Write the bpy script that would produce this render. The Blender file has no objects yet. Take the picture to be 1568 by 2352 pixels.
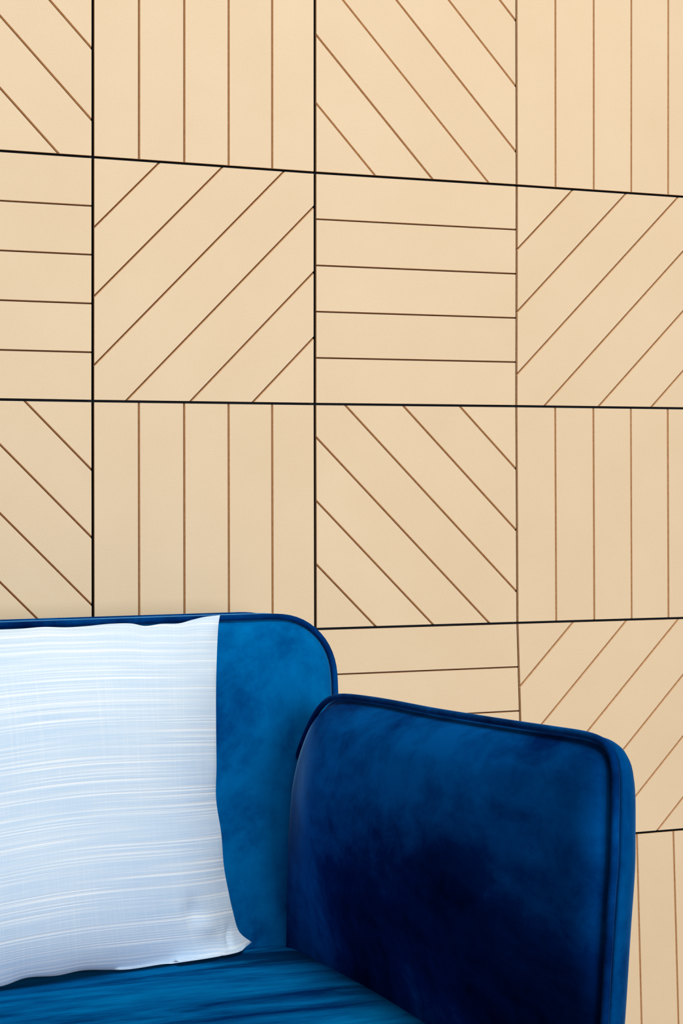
import bpy, math, random
import numpy as np
from mathutils import Matrix, Vector

random.seed(7)
rng = np.random.default_rng(7)
scene = bpy.context.scene
col = scene.collection

# ------------------------------------------------------------------ camera
TH, PITCH, ROLL, FPX = 0.404678364, 0.0127797, -0.0054819, 4540.687
c, s = math.cos(TH), math.sin(TH)
Ry = np.array([[c, 0, -s], [0, 1, 0], [s, 0, c]])
cp, sp = math.cos(PITCH), math.sin(PITCH)
Rx = np.array([[1, 0, 0], [0, cp, -sp], [0, sp, cp]])
cr, sr = math.cos(ROLL), math.sin(ROLL)
Rz = np.array([[cr, -sr, 0], [sr, cr, 0], [0, 0, 1]])
RR = Rz @ Rx @ Ry
w3 = lambda r: Vector((r[0], r[2], -r[1]))
RIGHT, UP, BACK = w3(RR[0]), -w3(RR[1]), -w3(RR[2])
CAM = Vector((-0.689657, -2.394372, 1.0))
cam_data = bpy.data.cameras.new('camera')
cam = bpy.data.objects.new('camera', cam_data)
col.objects.link(cam)
cam.matrix_world = Matrix(((RIGHT.x, UP.x, BACK.x, CAM.x), (RIGHT.y, UP.y, BACK.y, CAM.y),
                           (RIGHT.z, UP.z, BACK.z, CAM.z), (0, 0, 0, 1)))
cam_data.sensor_fit = 'HORIZONTAL'
cam_data.sensor_width = 24.0
cam_data.lens = FPX / 1568 * 24.0
cam_data.clip_start = 0.05
scene.camera = cam

# ------------------------------------------------------------------ light and exposure
world = bpy.data.worlds.new('world')
scene.world = world
world.use_nodes = True
wb = world.node_tree.nodes['Background']
wb.inputs[0].default_value = (1.0, 0.98, 0.95, 1)
wb.inputs[1].default_value = 0.07

def area(name, loc, target, sx, sy, power, color):
    d = bpy.data.lights.new(name, 'AREA')
    d.shape = 'RECTANGLE'
    d.size, d.size_y, d.energy, d.color = sx, sy, power, color
    o = bpy.data.objects.new(name, d)
    col.objects.link(o)
    o.location = loc
    o.rotation_euler = (Vector(target) - Vector(loc)).to_track_quat('-Z', 'Y').to_euler()
    return o

area('window_daylight', (0.45, -5.0, 1.45), (0.0, 0.0, 0.9), 1.5, 1.7, 146, (1.0, 0.985, 0.975))
area('overhead_fill', (0.4, -2.4, 5.6), (0.2, -0.6, 0.5), 2.2, 2.2, 198, (1.0, 0.965, 0.89))  # added unseen overhead fill, warms the wall top and upward faces

vs = scene.view_settings
vs.view_transform = 'Standard'
vs.look = 'None'
vs.exposure = 0.0
vs.gamma = 1.0
vs.use_curve_mapping = False

# ------------------------------------------------------------------ materials
def srgb(r, g, b):
    f = lambda v: (v / 255 / 12.92) if v / 255 <= 0.04045 else ((v / 255 + 0.055) / 1.055) ** 2.4
    return (f(r), f(g), f(b), 1)

class Mat:
    def __init__(self, name):
        self.m = bpy.data.materials.new(name)
        self.m.use_nodes = True
        self.t = self.m.node_tree
        self.b = self.t.nodes['Principled BSDF']
    def node(self, kind, **kw):
        n = self.t.nodes.new(kind)
        for k, v in kw.items():
            setattr(n, k, v)
        return n
    def link(self, a, b):
        self.t.links.new(a, b)
    def coords(self, which, scale=(1, 1, 1), rot=(0, 0, 0)):
        tc = self.node('ShaderNodeTexCoord')
        mp = self.node('ShaderNodeMapping')
        mp.inputs['Scale'].default_value = scale
        mp.inputs['Rotation'].default_value = rot
        self.link(tc.outputs[which], mp.inputs['Vector'])
        return mp.outputs[0]
    def noise(self, vec, scale, detail=3, rough=0.55, dist=0.0):
        n = self.node('ShaderNodeTexNoise')
        n.inputs['Scale'].default_value = scale
        n.inputs['Detail'].default_value = detail
        n.inputs['Roughness'].default_value = rough
        n.inputs['Distortion'].default_value = dist
        self.link(vec, n.inputs['Vector'])
        return n.outputs[0]
    def ramp(self, fac, stops):
        r = self.node('ShaderNodeValToRGB')
        el = r.color_ramp.elements
        while len(el) < len(stops):
            el.new(0.5)
        for e, (p, cc) in zip(el, stops):
            e.position = p
            e.color = cc if len(cc) == 4 else (*cc, 1)
        self.link(fac, r.inputs[0])
        return r.outputs[0]
    def mix(self, fac, a, b, blend='MIX'):
        m = self.node('ShaderNodeMix', data_type='RGBA', blend_type=blend)
        for sock, v in ((m.inputs[0], fac), (m.inputs[6], a), (m.inputs[7], b)):
            if hasattr(v, 'links'):
                self.link(v, sock)
            else:
                sock.default_value = v
        return m.outputs[2]
    def math(self, op, a, b):
        m = self.node('ShaderNodeMath', operation=op)
        for sock, v in zip(m.inputs, (a, b)):
            if hasattr(v, 'links'):
                self.link(v, sock)
            else:
                sock.default_value = v
        return m.outputs[0]
    def bump(self, height, strength, dist):
        b = self.node('ShaderNodeBump')
        b.inputs['Strength'].default_value = strength
        b.inputs['Distance'].default_value = dist
        self.link(height, b.inputs['Height'])
        self.link(b.outputs[0], self.b.inputs['Normal'])

def flat(name, colour, rough=0.8):
    m = Mat(name)
    m.b.inputs['Base Color'].default_value = colour
    m.b.inputs['Roughness'].default_value = rough
    m.b.inputs['Specular IOR Level'].default_value = 0.2
    return m

def make_cream():
    m = Mat('cream_painted_board')
    v = m.coords('Object')
    big = m.noise(v, 7, 4, 0.6)
    fine = m.noise(v, 420, 2, 0.6)
    info = m.node('ShaderNodeObjectInfo')
    c1 = m.ramp(big, [(0.3, srgb(229, 207, 174)), (0.7, srgb(233, 212, 180))])
    c2 = m.mix(0.06, c1, m.ramp(fine, [(0.35, srgb(205, 180, 145)), (0.65, srgb(250, 232, 205))]))
    tint = m.ramp(info.outputs['Random'], [(0.0, (0.975, 0.972, 0.965)), (1.0, (1, 1, 1))])
    c3 = m.mix(1.0, c2, tint, 'MULTIPLY')
    m.link(c3, m.b.inputs['Base Color'])
    m.b.inputs['Roughness'].default_value = 0.62
    m.b.inputs['Specular IOR Level'].default_value = 0.22
    m.bump(fine, 0.12, 0.0006)
    return m.m

def make_edge():
    m = Mat('raw_board_edge')
    n = m.noise(m.coords('Object', (1, 1, 1)), 300, 3)
    m.link(m.ramp(n, [(0.3, srgb(214, 172, 126)), (0.7, srgb(234, 196, 150))]), m.b.inputs['Base Color'])
    m.b.inputs['Roughness'].default_value = 0.85
    m.b.inputs['Specular IOR Level'].default_value = 0.1
    return m.m

def make_velvet(name, stretch, seed, lo, mid, hi, scale=5.0, sheen=0.35, tint=(0.14, 0.40, 0.85), srough=0.28, mark=None):
    """deep blue velvet; the nap brushed one way or the other gives lighter and darker patches"""
    m = Mat(name)
    v = m.coords('Object', stretch)
    off = m.node('ShaderNodeVectorMath', operation='ADD')
    off.inputs[1].default_value = (seed * 3.1, seed * 1.7, seed * 2.3)
    m.link(v, off.inputs[0])
    v2 = off.outputs[0]
    patches = m.noise(v2, scale, 6, 0.62, 0.6)
    small = m.noise(v2, scale * 9, 4, 0.7, 0.3)
    fine = m.noise(m.coords('Object'), 900, 2, 0.6)
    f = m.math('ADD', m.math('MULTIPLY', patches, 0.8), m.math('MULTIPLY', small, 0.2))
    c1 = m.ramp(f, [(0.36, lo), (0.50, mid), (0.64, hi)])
    c2 = m.mix(0.35, c1, m.ramp(fine, [(0.3, (0, 0.01, 0.04)), (0.7, (0.02, 0.17, 0.36))]), 'OVERLAY')
    if mark:                              # a local patch blended to a darker colour, ragged at its rim
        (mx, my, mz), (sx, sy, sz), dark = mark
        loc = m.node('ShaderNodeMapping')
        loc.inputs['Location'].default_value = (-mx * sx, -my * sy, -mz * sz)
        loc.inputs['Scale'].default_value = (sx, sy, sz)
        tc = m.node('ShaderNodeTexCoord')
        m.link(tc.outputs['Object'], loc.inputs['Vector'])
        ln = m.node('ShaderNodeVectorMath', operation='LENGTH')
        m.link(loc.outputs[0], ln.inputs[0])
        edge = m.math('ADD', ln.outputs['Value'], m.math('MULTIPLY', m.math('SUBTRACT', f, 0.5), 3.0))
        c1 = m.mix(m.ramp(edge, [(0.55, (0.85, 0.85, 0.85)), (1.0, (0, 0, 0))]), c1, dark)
    m.link(c1, m.b.inputs['Base Color'])
    m.b.inputs['Roughness'].default_value = 0.75
    m.b.inputs['Specular IOR Level'].default_value = 0.0
    m.b.inputs['Sheen Weight'].default_value = sheen
    m.b.inputs['Sheen Roughness'].default_value = srough
    m.b.inputs['Sheen Tint'].default_value = (*tint, 1)
    m.bump(m.math('ADD', m.math('MULTIPLY', f, 1.0), m.math('MULTIPLY', fine, 0.12)), 0.25, 0.004)
    return m.m

def make_linen():
    m = Mat('pale_blue_slub_linen')
    v = m.coords('UV')
    def stretched(sx, sy, off):
        tc = m.node('ShaderNodeMapping')
        tc.inputs['Scale'].default_value = (sx, sy, 1)
        tc.inputs['Location'].default_value = (off, off * 0.37, 0)
        m.link(v, tc.inputs['Vector'])
        return tc.outputs[0]
    def lines(freq, lx, ly, off):            # straight weft threads that swell and fade along their length
        ln = m.noise(stretched(0.15, freq, off), 1, 1, 0.4)
        mk = m.noise(stretched(lx, ly, off + 4.3), 1, 2, 0.5)
        return m.math('MULTIPLY', m.ramp(ln, [(0.46, (0, 0, 0)), (0.62, (1, 1, 1))]), m.ramp(mk, [(0.40, (0, 0, 0)), (0.60, (1, 1, 1))]))
    slub = lines(300, 4.5, 70, 2.0)
    slub2 = lines(760, 8.0, 160, 9.0)
    weft = m.noise(stretched(12, 1100, 5.0), 1, 2, 0.6)
    warp = m.noise(stretched(620, 5, 3.0), 1, 3, 0.7)
    big = m.noise(v, 6, 2, 0.5)
    base = m.ramp(big, [(0.3, srgb(184, 211, 237)), (0.7, srgb(199, 221, 240))])
    a = m.mix(m.ramp(warp, [(0.5, (0, 0, 0)), (0.72, (0.42, 0.42, 0.42))]), base, srgb(222, 235, 246))
    b = m.mix(m.ramp(weft, [(0.42, (0, 0, 0)), (0.8, (0.4, 0.4, 0.4))]), a, srgb(222, 235, 246))
    d = m.mix(m.math('MULTIPLY', slub2, 0.55), b, srgb(228, 238, 246))
    e = m.mix(m.math('MULTIPLY', slub, 0.9), d, srgb(234, 242, 248))
    m.link(e, m.b.inputs['Base Color'])
    m.b.inputs['Roughness'].default_value = 0.9
    m.b.inputs['Specular IOR Level'].default_value = 0.1
    m.b.inputs['Sheen Weight'].default_value = 0.1
    h = m.math('ADD', m.math('MULTIPLY', weft, 0.6), m.math('ADD', m.math('MULTIPLY', warp, 0.6), slub))
    m.bump(h, 0.25, 0.0012)
    return m.m

CREAM, EDGE = make_cream(), make_edge()
GROOVE = flat('dark_groove_floor', srgb(84, 62, 46), 0.9).m
BACKING = flat('dark_grey_backing', srgb(34, 40, 48), 0.9).m
LO, MID, HI = srgb(0, 34, 84), srgb(0, 62, 118), srgb(2, 84, 140)
V_BACK = make_velvet('blue_velvet_backrest', (1, 1, 1), 1.0, srgb(0, 54, 116), srgb(0, 96, 162), srgb(0, 116, 184), 4.5, 0.6, (0.2, 0.45, 0.85))
V_ARM_SHADED = make_velvet('blue_velvet_arm_shaded', (1, 0.6, 0.9), 5.3, srgb(0, 10, 44), srgb(0, 36, 96), srgb(0, 80, 154), 3.4, 0.6, (0.20, 0.50, 0.88), 0.16)  # darker copy of the velvet: shade on the inner arm put into the colour
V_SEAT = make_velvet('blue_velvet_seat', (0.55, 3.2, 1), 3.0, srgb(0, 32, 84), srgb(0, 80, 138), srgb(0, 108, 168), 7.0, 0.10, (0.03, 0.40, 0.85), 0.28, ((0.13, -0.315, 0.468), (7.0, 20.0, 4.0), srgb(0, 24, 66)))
V_WELT = make_velvet('blue_velvet_piping', (1, 1, 1), 4.0, srgb(0, 26, 74), srgb(0, 48, 108), srgb(0, 72, 142), 9.0)
V_OUT = make_velvet('blue_velvet_boxing', (1, 1, 0.7), 5.0, srgb(0, 30, 82), srgb(0, 58, 116), srgb(0, 76, 138), 8.0, 0.4)
LINEN = make_linen()
OAK = flat('dark_stained_wood', srgb(60, 40, 26), 0.5).m

def make_floor():
    m = Mat('oak_floor')
    v = m.coords('Object', (1, 14, 1))
    n = m.noise(v, 3, 5, 0.6)
    m.link(m.ramp(n, [(0.3, srgb(120, 92, 66)), (0.7, srgb(158, 126, 92))]), m.b.inputs['Base Color'])
    m.b.inputs['Roughness'].default_value = 0.5
    return m.m
FLOOR = make_floor()

# ------------------------------------------------------------------ helpers
def mesh_obj(name, verts, faces, mats, parent=None, midx=None, smooth=False, uvs=None):
    me = bpy.data.meshes.new(name)
    me.from_pydata([tuple(map(float, v)) for v in verts], [], faces)
    for mm in (mats if isinstance(mats, (list, tuple)) else [mats]):
        me.materials.append(mm)
    if midx is not None:
        me.polygons.foreach_set('material_index', midx)
    if smooth:
        me.polygons.foreach_set('use_smooth', [True] * len(me.polygons))
    if uvs is not None:
        uv = me.uv_layers.new(name='UVMap')
        for lp in me.loops:
            uv.data[lp.index].uv = uvs[lp.vertex_index]
    me.update()
    o = bpy.data.objects.new(name, me)
    col.objects.link(o)
    if parent is not None:
        o.parent = parent
    return o

def box(x0, x1, y0, y1, z0, z1):
    v = [(x, y, z) for z in (z0, z1) for y in (y0, y1) for x in (x0, x1)]
    f = [(0, 2, 3, 1), (4, 5, 7, 6), (0, 1, 5, 4), (2, 6, 7, 3), (0, 4, 6, 2), (1, 3, 7, 5)]
    return v, f

# ------------------------------------------------------------------ the wall
T = 0.30                                  # tile size
VZ = 1.36663                              # rows count downward from here
VFLOOR = VZ + 1.0 / T                     # the wall meets the floor
def uv_to_xz(u, v):
    return u * T, 1.0 + T * (VZ - v)

# joints are slightly off the perfect grid, as the panels were hung
NODES = {(-1, 0): (-1.0, -0.016), (0, 0): (0.004, -0.0105), (1, 0): (1.003, -0.003), (2, 0): (1.997, -0.002), (3, 0): (3.006, 0.003),
         (-1, 1): (-1.005, 1.0), (0, 1): (-0.004, 1.004), (1, 1): (0.9965, 1.005), (2, 1): (1.990, 1.0035), (3, 1): (3.0, 1.004),
         (-1, 2): (-1.01, 2.0), (0, 2): (-0.010, 2.0), (1, 2): (0.993, 1.988), (2, 2): (1.991, 1.993), (3, 2): (3.0, 1.999),
         (2, 3): (2.018, 3.001), (3, 3): (3.022, 3.004), (2, 4): (2.035, 4.0), (3, 4): (3.052, 4.0),
         (-1, -1): (-1.0, -1.055), (0, -1): (0.012, -1.06), (1, -1): (1.009, -1.055), (2, -1): (2.0, -1.055), (3, -1): (3.012, -1.055)}
def node(i, j):
    if (i, j) in NODES:
        return NODES[(i, j)]
    if j == -1:
        return (float(i), -1.055)
    if j < -1:
        return (float(i), j - 0.055)
    return (float(i), float(j))
def bil(i, j, a, b):
    p00, p10, p01, p11 = node(i, j), node(i + 1, j), node(i, j + 1), node(i + 1, j + 1)
    u = (1 - b) * ((1 - a) * p00[0] + a * p10[0]) + b * ((1 - a) * p01[0] + a * p11[0])
    v = (1 - b) * ((1 - a) * p00[1] + a * p10[1]) + b * ((1 - a) * p01[1] + a * p11[1])
    return uv_to_xz(u, v)

def clip(poly, nx, ny, d):                # keep nx*x + ny*y <= d
    out = []
    for k in range(len(poly)):
        p, q = poly[k], poly[(k + 1) % len(poly)]
        sp_, sq_ = nx * p[0] + ny * p[1] - d, nx * q[0] + ny * q[1] - d
        if sp_ <= 0:
            out.append(p)
        if (sp_ < 0 < sq_) or (sq_ < 0 < sp_):
            t = sp_ / (sp_ - sq_)
            out.append((p[0] + t * (q[0] - p[0]), p[1] + t * (q[1] - p[1])))
    clean = []
    for p in out:
        if not clean or abs(p[0] - clean[-1][0]) + abs(p[1] - clean[-1][1]) > 1e-6:
            clean.append(p)
    return clean if len(clean) >= 3 else []

JOINT = 0.0033 / T / 2                    # half widths in tile units
JOINT_AT = {0: (0.0038, 0.0036), 1: (0.0040, 0.0037), 2: (0.0034, 0.0020)}   # upright joints: at the face, behind
def joint_at(i, deep):
    return JOINT_AT.get(i, (0.0034, 0.0028))[deep] / T / 2
DEPTH = 0.0038

def strips_of(i, j, bmax, deep):
    """the strips of one panel as polygons in panel coordinates (a right, b down)"""
    JY, JL, JR = JOINT, joint_at(i, deep), joint_at(i + 1, deep)
    sq = [(JL, JY), (1 - JR, JY), (1 - JR, 1 - JY), (JL, 1 - JY)]
    if bmax < 1:
        sq = clip(sq, 0, 1, bmax)
    odd_row, even_col = j % 2 == 1, i % 2 == 0
    GAP = ((0.0023, 0.0014) if not odd_row and not even_col else (0.0029, 0.0009))[deep] / T / 2
    res = []
    if odd_row and even_col:              # upright strips
        n, off, cnt, st = (1, 0), 0.0, 5, 0.2
    elif not odd_row and not even_col:    # level strips
        n, off, cnt, st = (0, 1), 0.0, 5, 0.2
    elif odd_row:                         # falling diagonal:  b - a = const
        n, off, cnt, st = (-math.sqrt(.5), math.sqrt(.5)), -0.7, 7, 0.2
    else:                                 # rising diagonal:   a + b = const
        n, off, cnt, st = (math.sqrt(.5), math.sqrt(.5)), math.sqrt(.5) - 0.7, 7, 0.2
    for k in range(cnt):
        p = sq
        lo, hi = off + k * st, off + (k + 1) * st
        if k > 0:
            p = clip(p, -n[0], -n[1], -(lo + GAP))
        if p and k < cnt - 1:
            p = clip(p, n[0], n[1], hi - GAP)
        if p:
            res.append(p)
    return res

def prism(poly_xz, y0, y1, back=None):
    """poly in x,z ; front at y0 (towards the room), back at y1"""
    n = len(poly_xz)
    area2 = sum(poly_xz[k][0] * poly_xz[(k + 1) % n][1] - poly_xz[(k + 1) % n][0] * poly_xz[k][1] for k in range(n))
    back = back if back is not None and len(back) == n else poly_xz
    if area2 < 0:
        poly_xz, back = poly_xz[::-1], back[::-1]
    v = [(x, y0, z) for x, z in poly_xz] + [(x, y1, z) for x, z in back]
    f = [tuple(range(n)), tuple(range(2 * n - 1, n - 1, -1))]
    f += [(k, k + n, (k + 1) % n + n, (k + 1) % n) for k in range(n)]
    return v, f, [0, 1] + [1] * n

def tagk(o, kind):
    o['kind'] = kind
    return o

ROW0, ROW1, COL0, COL1 = -5, 5, -5, 8
v_, f_ = box(COL0 * T, COL1 * T, 0.0115, 0.12, 0.0, 1.0 + T * (VZ + 5.05))
wall = tagk(mesh_obj('wall_back', v_, f_, BACKING), 'structure')
v_, f_ = box(-3.2, 4.0, -5.6, 0.12, -0.08, 0.0)
tagk(mesh_obj('floor', v_, f_, FLOOR), 'structure')

SEEN = {(i, j) for i in (-1, 0, 1, 2) for j in (-1, 0, 1)} | {(1, 2), (2, 2), (2, 3)}
HIDDEN = set()
outer_v, outer_f, outer_m = [], [], []
bk_v, bk_f = [], []
for j in range(ROW0, ROW1):
    for i in range(COL0, COL1):
        bmax = 1.0 if j < 4 else VFLOOR - 4
        e, el, er = JOINT, joint_at(i, 1), joint_at(i + 1, 1)
        corners = [(el, e), (1 - er, e), (1 - er, min(1 - e, bmax)), (el, min(1 - e, bmax))]
        quad = [bil(i, j, a, b) for a, b in corners]
        pv, pf, pm = prism(quad, DEPTH, 0.0114)
        panel = None
        if (i, j) in SEEN:
            panel = mesh_obj('wall_panel', pv, pf, [GROOVE, BACKING], wall, pm)
        else:
            o = len(bk_v); bk_v += pv; bk_f += [tuple(q + o for q in g) for g in pf]
        for poly, low in zip(strips_of(i, j, bmax, 0), strips_of(i, j, bmax, 1)):
            xz = [bil(i, j, a, b) for a, b in poly]
            xz_low = [bil(i, j, a, b) for a, b in low]
            proud = random.uniform(-0.00015, 0.00015)
            sv, sf, sm = prism(xz, proud, DEPTH, xz_low)
            if panel is not None:
                mesh_obj('strip', sv, sf, [CREAM, EDGE], panel, sm)
            else:
                o = len(outer_v); outer_v += sv; outer_f += [tuple(q + o for q in g) for g in sf]; outer_m += sm
tagk(mesh_obj('outer_panel_board', bk_v, bk_f, GROOVE, wall), 'stuff')
tagk(mesh_obj('outer_panel_strip', outer_v, outer_f, [CREAM, EDGE], wall, outer_m), 'stuff')

# ------------------------------------------------------------------ the sofa
def loop_normals(P):
    d = np.roll(P, -1, 0) - np.roll(P, 1, 0)
    d /= np.linalg.norm(d, axis=1)[:, None] + 1e-12
    return np.c_[-d[:, 1], d[:, 0]]       # inward for a counter-clockwise loop

def resample(P, n, closed=True):
    P = np.asarray(P, float)
    if closed:
        P = np.vstack([P, P[:1]])
    seg = np.r_[0, np.cumsum(np.linalg.norm(np.diff(P, axis=0), axis=1))]
    t = np.linspace(0, seg[-1], n + 1 if closed else n)
    out = np.c_[tuple(np.interp(t, seg, P[:, k]) for k in range(P.shape[1]))]
    return out[:-1] if closed else out

def catmull(P, sub=8, closed=False):
    P = np.asarray(P, float)
    n = len(P)
    out = []
    rngk = range(n if closed else n - 1)
    for k in rngk:
        g = (lambda q: P[q % n]) if closed else (lambda q: P[min(max(q, 0), n - 1)])
        p0, p1, p2, p3 = g(k - 1), g(k), g(k + 1), g(k + 2)
        for t in np.linspace(0, 1, sub, endpoint=False):
            out.append(0.5 * (2 * p1 + (p2 - p0) * t + (2 * p0 - 5 * p1 + 4 * p2 - p3) * t * t + (3 * p1 - p0 - 3 * p2 + p3) * t ** 3))
    if not closed:
        out.append(P[-1])
    return np.array(out)

def rounded_rect(a0, a1, b0, b1, radii, n=10):
    """counter-clockwise from lower left; radii = (ll, lr, ur, ul)"""
    pts = []
    for (cx, cy, r, st) in ((a0, b0, radii[0], 180), (a1, b0, radii[1], 270), (a1, b1, radii[2], 0), (a0, b1, radii[3], 90)):
        ox = cx + (r if cx == a0 else -r); oy = cy + (r if cy == b0 else -r)
        for k in range(n + 1):
            an = math.radians(st + 90 * k / n)
            pts.append((ox + r * math.cos(an), oy + r * math.sin(an)))
    return np.array(pts)

def smooth_loop(P, it):
    for _ in range(it):
        P = 0.5 * P + 0.25 * (np.roll(P, 1, 0) + np.roll(P, -1, 0))
    return P

def pad(P, rings, to3d, dome=None, outer=None):
    """a padded slab from the closed loop P. rings = [(inset, height)] or [(blend towards the loop outer, height, True)];
    past the last ring the loop shrinks to its middle, dome(distance to the edge) giving the height"""
    N = len(P)
    nrm = smooth_loop(loop_normals(P), 3)
    verts, faces = [], []
    for rg in rings:
        Q = P + (outer - P) * rg[0] if len(rg) == 3 else P + nrm * rg[0]
        verts += [to3d(q[0], q[1], rg[1]) for q in Q]
    R = len(rings)
    last = P + nrm * rings[-1][0]
    ctr = last.mean(0)
    fr = [0.012, 0.026, 0.042, 0.06, 0.08, 0.105, 0.135, 0.17, 0.21, 0.26, 0.32, 0.39, 0.47, 0.56, 0.66, 0.77, 0.88, 0.96]
    d0 = rings[-1][0]
    for f in fr:
        Q = smooth_loop(last + (ctr - last) * f, int(60 * f))
        dist = np.sqrt(((Q[:, None, :] - P[None, :, :]) ** 2).sum(-1)).min(1)
        for q, dd in zip(Q, dist):
            verts.append(to3d(q[0], q[1], dome(dd)))
        R += 1
    verts.append(to3d(ctr[0], ctr[1], dome(1.0)))
    for r in range(R - 1):
        for k in range(N):
            a, b = r * N + k, r * N + (k + 1) % N
            faces.append((a, b, b + N, a + N))
    for k in range(N):
        faces.append(((R - 1) * N + k, (R - 1) * N + (k + 1) % N, R * N))
    return verts, faces

def tube(path, r, closed=True, seg=10):
    P = np.asarray(path, float)
    n = len(P)
    tan = (np.roll(P, -1, 0) - np.roll(P, 1, 0)) if closed else np.gradient(P, axis=0)
    tan /= np.linalg.norm(tan, axis=1)[:, None]
    ref = np.mean(np.cross(P - P.mean(0), tan), axis=0)
    ref /= np.linalg.norm(ref)
    verts, faces = [], []
    for p, t in zip(P, tan):
        s_ = np.cross(t, ref); s_ /= np.linalg.norm(s_)
        u_ = np.cross(s_, t)
        for k in range(seg):
            an = 2 * math.pi * k / seg
            verts.append(p + r * (math.cos(an) * s_ + math.sin(an) * u_))
    m = n if closed else n - 1
    for a in range(m):
        b = (a + 1) % n
        for k in range(seg):
            k2 = (k + 1) % seg
            faces.append((a * seg + k, a * seg + k2, b * seg + k2, b * seg + k))
    return verts, faces

def fix_normals(o):
    import bmesh
    bm = bmesh.new(); bm.from_mesh(o.data)
    bmesh.ops.recalc_face_normals(bm, faces=bm.faces)
    bm.to_mesh(o.data); bm.free()
    o.data.polygons.foreach_set('use_smooth', [True] * len(o.data.polygons))
    return o

XL, XR = -1.075, 0.238                    # outer ends of the backrest
XC = (XL + XR) / 2
sofa = bpy.data.objects.new('sofa', None)
col.objects.link(sofa)
sofa.location = (0, 0, 0)
sofa['label'] = 'blue velvet sofa with piped edges standing against the cream panelled wall'
sofa['category'] = 'sofa'

WELT_R = 0.0036
def crown(d, depth, scale):
    return depth * (1 - math.exp(-d / scale))

# --- backrest: an upright padded slab, a little reclined
def back_y(z):
    return -0.2 - 0.06 * (0.85 - z)
Pb = smooth_loop(resample(rounded_rect(XL, XR, 0.27, 0.846, (0.055, 0.055, 0.072, 0.072)), 420), 2)
def back3(x, z, h):
    g = max(0.0, min(1.0, (h - 0.006) / 0.010))
    h += g * (0.004 * (1 - ((x - XC) / 0.66) ** 2) * (1 - ((z - 0.56) / 0.3) ** 2) + 0.0012 * math.sin(9 * x + 1) * math.sin(11 * z))
    return (x, back_y(z) - h, z)
rings = [(0.03, -0.115), (0.012, -0.110), (0.004, -0.095), (0.0, -0.07), (-0.002, -0.04), (-0.002, -0.015), (0.0, -0.006), (0.002, -0.004),
         (0.0045, -0.0015)]
dome = lambda d: 0.0005 + 0.45 * crown(d - 0.0045, 0.017, 0.006) + 0.55 * crown(d - 0.0045, 0.017, 0.028)
rings += [(0.0045 + d, dome(0.0045 + d)) for d in (0.001, 0.003, 0.006, 0.01, 0.016, 0.024)]
bv, bf = pad(Pb, rings, back3, dome)
backrest = fix_normals(mesh_obj('backrest', bv, bf + [tuple(range(len(Pb)))], V_BACK, sofa))
tv, tf = tube([back3(x, z, 0.001) for x, z in Pb], WELT_R)
fix_normals(mesh_obj('piping', tv, tf, V_WELT, backrest))
tv, tf = tube([back3(x, z, -0.104) for x, z in Pb + smooth_loop(loop_normals(Pb), 3) * 0.004], WELT_R)
fix_normals(mesh_obj('piping', tv, tf, V_WELT, backrest))

# --- armrests: padded panels leaning slightly outward, welt round the inner face, rounded outer side
def arm_x(z):
    return 0.188 + 0.085 * (z - 0.75)
arm_pts = [(-0.205, 0.56), (-0.209, 0.615), (-0.2135, 0.652), (-0.2295, 0.688), (-0.2505, 0.7143), (-0.2766, 0.7389), (-0.3071, 0.7555),
           (-0.3442, 0.763), (-0.4222, 0.7671), (-0.50, 0.7692), (-0.5849, 0.7709), (-0.68, 0.7738), (-0.7697, 0.7768), (-0.83, 0.7790), (-0.8852, 0.7806),
           (-0.9151, 0.7782), (-0.9327, 0.7688), (-0.9402, 0.7494), (-0.9453, 0.7094), (-0.9483, 0.6804), (-0.9481, 0.6252), (-0.949, 0.5437),
           (-0.948, 0.44), (-0.945, 0.32), (-0.940, 0.25), (-0.92, 0.205), (-0.88, 0.19), (-0.6, 0.185), (-0.33, 0.19), (-0.26, 0.205), (-0.22, 0.25), (-0.207, 0.32), (-0.204, 0.44)]
Pa = smooth_loop(resample(catmull(arm_pts, 10, True), 420), 3)
if sum(Pa[k][0] * Pa[(k + 1) % len(Pa)][1] - Pa[(k + 1) % len(Pa)][0] * Pa[k][1] for k in range(len(Pa))) < 0:
    Pa = Pa[::-1]
sstep = lambda t: (lambda q: q * q * (3 - 2 * q))(np.clip(t, 0, 1))
Pout = smooth_loop(np.c_[Pa[:, 0] + 0.088 * sstep((-Pa[:, 0] - 0.45) / 0.48), Pa[:, 1] - (0.055 + 0.03 * sstep((-Pa[:, 0] - 0.75) / 0.17)) * sstep((Pa[:, 1] - 0.5) / 0.26)], 20)
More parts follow.
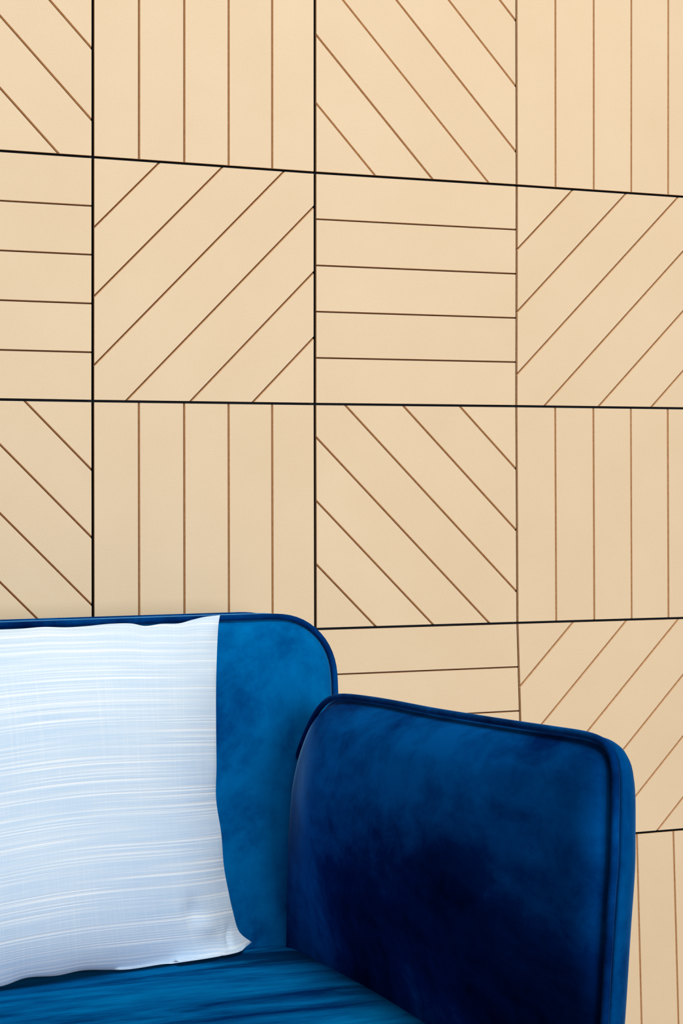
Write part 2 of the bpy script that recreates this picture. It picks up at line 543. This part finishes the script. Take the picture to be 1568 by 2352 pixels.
def make_arm(mirror):
    def arm3(y, z, h):
        ztop = 0.764 + 0.033 * (-y - 0.34)
        tt = min(1.0, max(0.0, (ztop - z) / 0.13))
        low = float(sstep((z - 0.40) / 0.28)) * float(sstep((-y - 0.20) / 0.22)) * (0.25 + 0.75 * float(sstep((y + 0.955) / 0.26)))
        if h > 0:                         # the padding thins out down where the seat presses against it
            h *= 0.45 + 0.55 * float(sstep((z - 0.42) / 0.2))
        g = max(0.0, min(1.0, (h - 0.004) / 0.011)) * low
        h += 0.042 * low * math.sqrt(max(0.0, 1 - (1 - tt) ** 2)) * max(0.0, min(1.0, (h + 0.002) / 0.010))
        h += g * (0.006 * (1 - ((y + 0.575) / 0.38) ** 2) * (1 - ((z - 0.46) / 0.33) ** 2) + 0.0010 * math.sin(13 * y + 1) * math.sin(15 * z))
        x = arm_x(z) - h
        if mirror:
            x = 2 * XC - x
        return (x, y, z)
    rings = [(1.15, -0.050, True), (1.08, -0.0495, True)]
    for a in (90, 82, 74, 66, 58, 50, 42, 34, 26, 18, 11, 5):   # quarter round from the outer side to the welt
        an = math.radians(a)
        rings.append((1 - math.cos(an), -0.004 - 0.043 * math.sin(an), True))
    rings += [(0.0005, -0.0045), (0.0025, -0.004), (0.0048, -0.0035)]
    dome = lambda d: -0.002 + 0.55 * crown(d - 0.0052, 0.012, 0.007) + 0.45 * crown(d - 0.0052, 0.012, 0.03)
    rings += [(0.0052 + d, dome(0.0052 + d)) for d in (0.0005, 0.002, 0.0045, 0.008, 0.013, 0.019)]
    av, af = pad(Pa, rings, arm3, dome, Pout)
    arm = fix_normals(mesh_obj('armrest', av, af + [tuple(range(len(Pa)))], [V_ARM_SHADED, V_OUT], sofa, [1 if k < 15 * len(Pa) else 0 for k in range(len(af))] + [1]))
    tv, tf = tube([arm3(y, z, 0.0005) for y, z in Pa], WELT_R)
    fix_normals(mesh_obj('piping', tv, tf, V_WELT, arm))
    return arm
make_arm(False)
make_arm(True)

# --- seat cushion
Ps = smooth_loop(resample(rounded_rect(2 * XC - 0.190, 0.190, -0.925, -0.215, (0.06, 0.06, 0.05, 0.05)), 420), 2)
def seat3(x, y, z):
    side = (x - XC) / (0.190 - XC)
    front = max(0.0, min(1.0, (-0.225 - y) / 0.7))
    zz = z + (0.010 - 0.02 * front + 0.016 * math.sin(math.pi * front)) * max(0, (z - 0.38) / 0.08)
    return (x + side * 0.085 * (z - 0.44), y, zz)
rs = 0.042
rings = [(0.04, 0.292), (0.012, 0.296), (0.003, 0.305), (0.0, 0.32), (0.0, 0.36), (0.0, 0.40)]
for a in (10, 22, 34, 46, 58, 70, 80):
    an = math.radians(a)
    rings.append((rs * (1 - math.cos(an)), 0.416 + rs * 0.9 * math.sin(an)))
dome = lambda d: 0.4542 + 0.0035 * (1 - math.exp(-max(0.0, d - rings[-1][0]) / 0.10))
cv, cf = pad(Ps, rings, seat3, dome)
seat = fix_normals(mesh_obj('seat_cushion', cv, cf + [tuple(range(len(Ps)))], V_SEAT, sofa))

# --- frame and legs below
v_, f_ = box(XL + 0.06, XR - 0.06, -0.90, -0.13, 0.175, 0.293)
mesh_obj('base_frame', v_, f_, V_ARM_SHADED, sofa)
for lx in (XL + 0.12, XR - 0.12):
    for ly in (-0.84, -0.18):
        n = 20
        ring = lambda r, z, ox: [(lx + ox + r * math.cos(2 * math.pi * k / n), ly + r * math.sin(2 * math.pi * k / n), z) for k in range(n)]
        out = 0.02 if lx > XC else -0.02
        lv = ring(0.011, 0.0, out) + ring(0.012, 0.004, out) + ring(0.022, 0.18, 0)
        lf = [tuple(range(n))[::-1], tuple(range(2 * n, 3 * n))]
        for r in range(2):
            lf += [(r * n + k, r * n + (k + 1) % n, (r + 1) * n + (k + 1) % n, (r + 1) * n + k) for k in range(n)]
        mesh_obj('leg', lv, lf, OAK, sofa)

# ------------------------------------------------------------------ the pillow
# seam outline: right side and half of the top and bottom follow the cloth; the left side mirrors it
def px_ray(x, y):
    d = np.array([(x - 784) / FPX, (y - 1176) / FPX, 1.0]) @ RR
    return np.array([d[0], d[2], -d[1]])
CAMN = np.array(CAM)
def on_y(x, y, Y):
    d = px_ray(x, y)
    return CAMN + d * (Y - CAMN[1]) / d[1]
right = [(505, 1413, -.222), (501, 1440, -.228), (498, 1500, -.236), (496, 1580, -.245), (496, 1660, -.25), (497, 1760, -.254), (496, 1835, -.256), (508, 1915, -.258),
         (514, 1990, -.258), (525, 2050, -.257), (535, 2095, -.255), (549, 2140, -.251), (578, 2164, -.246)]
top = [(505, 1413, -.222), (470, 1417, -.226), (440, 1424, -.232), (410, 1432, -.237), (370, 1433, -.242), (333, 1438, -.246), (300, 1432, -.248), (250, 1433, -.25), (200, 1438, -.252),
       (150, 1441, -.253), (100, 1440, -.254), (50, 1444, -.255), (0, 1446, -.255)]
bot = [(578, 2164, -.246), (562, 2176, -.252), (540, 2199, -.270), (505, 2200, -.279), (465, 2208, -.286), (400, 2213, -.293), (370, 2215, -.298), (300, 2226, -.303), (250, 2228, -.307), (190, 2229, -.315), (130, 2241, -.324),
       (60, 2246, -.334), (0, 2266, -.342)]
to3 = lambda L: np.array([on_y(*p) for p in L])
R3, T3, B3 = to3(right), to3(top), to3(bot)
PXC = -0.245
def mirror_half(H):
    H = H[H[:, 0] > PXC + 0.01]
    mid = H[-1].copy(); mid[0] = PXC
    M = H[::-1].copy(); M[:, 0] = 2 * PXC - M[:, 0]
    return np.vstack([H, mid[None], M])
NA, NB = 150, 120
Tc = resample(catmull(mirror_half(T3), 6), NA, False)          # right -> left
Bc = resample(catmull(mirror_half(B3), 6), NA, False)
Rc = resample(catmull(R3, 6), NB, False)                        # top -> bottom
Lc = Rc.copy(); Lc[:, 0] = 2 * PXC - Lc[:, 0]
def calm(C, it):
    S_ = C.copy()
    for _ in range(it):
        S_[1:-1] = 0.5 * S_[1:-1] + 0.25 * (S_[:-2] + S_[2:])
    return S_
Ts, Bs, Rs = calm(Tc, 400), calm(Bc, 400), calm(Rc, 150)
Ls = Rs.copy(); Ls[:, 0] = 2 * PXC - Ls[:, 0]
def pillow_side(sign, amp):
    V = np.zeros((NB, NA, 3))
    for bi in range(NB):
        b = bi / (NB - 1)
        for ai in range(NA):
            a = ai / (NA - 1)
            P = (1 - b) * Ts[ai] + b * Bs[ai] + (1 - a) * Rs[bi] + a * Ls[bi]
            P = P - ((1 - a) * (1 - b) * Tc[0] + a * (1 - b) * Tc[-1] + (1 - a) * b * Bc[0] + a * b * Bc[-1])
            A, B = 2 * a - 1, 2 * b - 1
            prof = ((1 - abs(A) ** 2.4) ** 0.8) * ((1 - abs(B) ** 3.2) ** 0.72)
            da, db = a * 0.62, b * 0.4
            P = P + (Tc[ai] - Ts[ai]) * math.exp(-db / 0.02) + (Bc[ai] - Bs[ai]) * math.exp(-(0.4 - db) / 0.02)
            P = P + (Rc[bi] - Rs[bi]) * math.exp(-da / 0.02) + (Lc[bi] - Ls[bi]) * math.exp(-(0.62 - da) / 0.02)
            edge_a, edge_b = min(a, 1 - a) * 0.62, min(b, 1 - b) * 0.4
            puck = 0.0012 * math.exp(-edge_b / 0.022) * math.sin(95 * da + 3 * math.sin(21 * da)) * min(1, edge_b / 0.004)
            puck += 0.0010 * math.exp(-edge_a / 0.02) * math.sin(80 * db + 2 * math.sin(17 * db)) * min(1, edge_a / 0.004)
            # a pinched fold at the lower right corner
            fx, fz = da, (1 - b) * 0.4
            puck += -0.0045 * math.exp(-(((fx - 0.062) / 0.010) ** 2 + ((fz - 0.068) / 0.016) ** 2))
            puck += 0.0045 * math.exp(-(((fx - 0.045) / 0.014) ** 2 + ((fz - 0.045) / 0.014) ** 2))
            u_, v_ = (fx - 0.024) * 0.85 + (fz - 0.022) * 0.5, -(fx - 0.024) * 0.5 + (fz - 0.022) * 0.85
            puck += -0.006 * math.exp(-((u_ / 0.0035) ** 2 + (v_ / 0.016) ** 2))
            # lazy waves over the face
            wave = 0.0010 * math.sin(9 * da + 5 * db) * prof
            off = amp * prof + (puck + wave if sign > 0 else 0)
            V[bi, ai] = P + np.array([0, -off, -0.0]) if sign > 0 else P + np.array([0, min(off, 0.5), 0])
    return V
F, K = pillow_side(1, 0.042), pillow_side(-1, 0.0)
# the back follows the backrest it leans on
for bi in range(NB):
    for ai in range(NA):
        p = K[bi, ai]
        a, b = ai / (NA - 1), bi / (NB - 1)
        A, B = 2 * a - 1, 2 * b - 1
        prof = ((1 - abs(A) ** 2.4) ** 0.8) * ((1 - abs(B) ** 3.2) ** 0.72)
        lim = back_y(p[2]) - 0.021
        p[1] = min(p[1] + 0.03 * prof, max(lim, p[1]))
def warp_bend(a, b):                      # the weft sags and rises across the stuffed cloth
    xr = (0.5 - a) * 0.62
    return 0.016 * abs(2 * a - 1) ** 2.6 + (0.33 * xr * xr - 0.13 * xr) * min(1.0, 0.25 + 2.5 * b)
verts, faces, uvs = [], [], []
for bi in range(NB):
    for ai in range(NA):
        verts.append(F[bi, ai]); uvs.append((-ai / (NA - 1) * 0.6, -bi / (NB - 1) * 0.4 + warp_bend(ai / (NA - 1), bi / (NB - 1))))
idx = lambda bi, ai: bi * NA + ai
kid = {}
for bi in range(NB):
    for ai in range(NA):
        if bi in (0, NB - 1) or ai in (0, NA - 1):
            kid[(bi, ai)] = idx(bi, ai)
        else:
            kid[(bi, ai)] = len(verts); verts.append(K[bi, ai]); uvs.append((-ai / (NA - 1) * 0.6 + 3, -bi / (NB - 1) * 0.4))
for bi in range(NB - 1):
    for ai in range(NA - 1):
        faces.append((idx(bi, ai), idx(bi, ai + 1), idx(bi + 1, ai + 1), idx(bi + 1, ai)))
        faces.append((kid[(bi, ai)], kid[(bi + 1, ai)], kid[(bi + 1, ai + 1)], kid[(bi, ai + 1)]))
# settle the cloth on the upholstery: nothing may sink into the backrest or the seat
from mathutils.bvhtree import BVHTree
def tree_of(objs):
    vv, ff = [], []
    for o in objs:
        n0 = len(vv)
        vv += [tuple(v.co) for v in o.data.vertices]
        ff += [tuple(n0 + q for q in p.vertices) for p in o.data.polygons]
    return BVHTree.FromPolygons(vv, ff)
soft = tree_of([backrest, seat] + [o for o in col.objects if o.parent == backrest])
for k in range(len(verts)):
    p = Vector(tuple(map(float, verts[k])))
    for _ in range(3):
        hit = soft.ray_cast(Vector((p.x, p.y - 0.4, p.z)), Vector((0, 1, 0)))[0] if p.z > 0.485 else None
        if hit is not None and p.y > hit.y - 0.0025:
            p.y = hit.y - 0.0025
        hit = soft.ray_cast(Vector((p.x, p.y, p.z + 0.2)), Vector((0, 0, -1)))[0] if p.z < 0.6 else None
        if hit is not None and p.z < hit.z + 0.0025:
            p += (CAM - p).normalized() * 0.012 if k < NA * NB else Vector((0, -0.003, 0))
            hit = soft.ray_cast(Vector((p.x, p.y, p.z + 0.2)), Vector((0, 0, -1)))[0]
            if hit is not None and p.z < hit.z + 0.0025:
                p.z = hit.z + 0.0025
    verts[k] = p
pillow = fix_normals(mesh_obj('pillow', verts, faces, LINEN, None, None, True, uvs))
pillow['label'] = 'pale blue linen pillow with white slub streaks leaning on the blue sofa back'
pillow['category'] = 'pillow'
pillow.data.edges.foreach_set('use_edge_sharp', [all(v < NA * NB and (v // NA in (0, NB - 1) or v % NA in (0, NA - 1)) for v in e.vertices)
                                                 for e in pillow.data.edges])
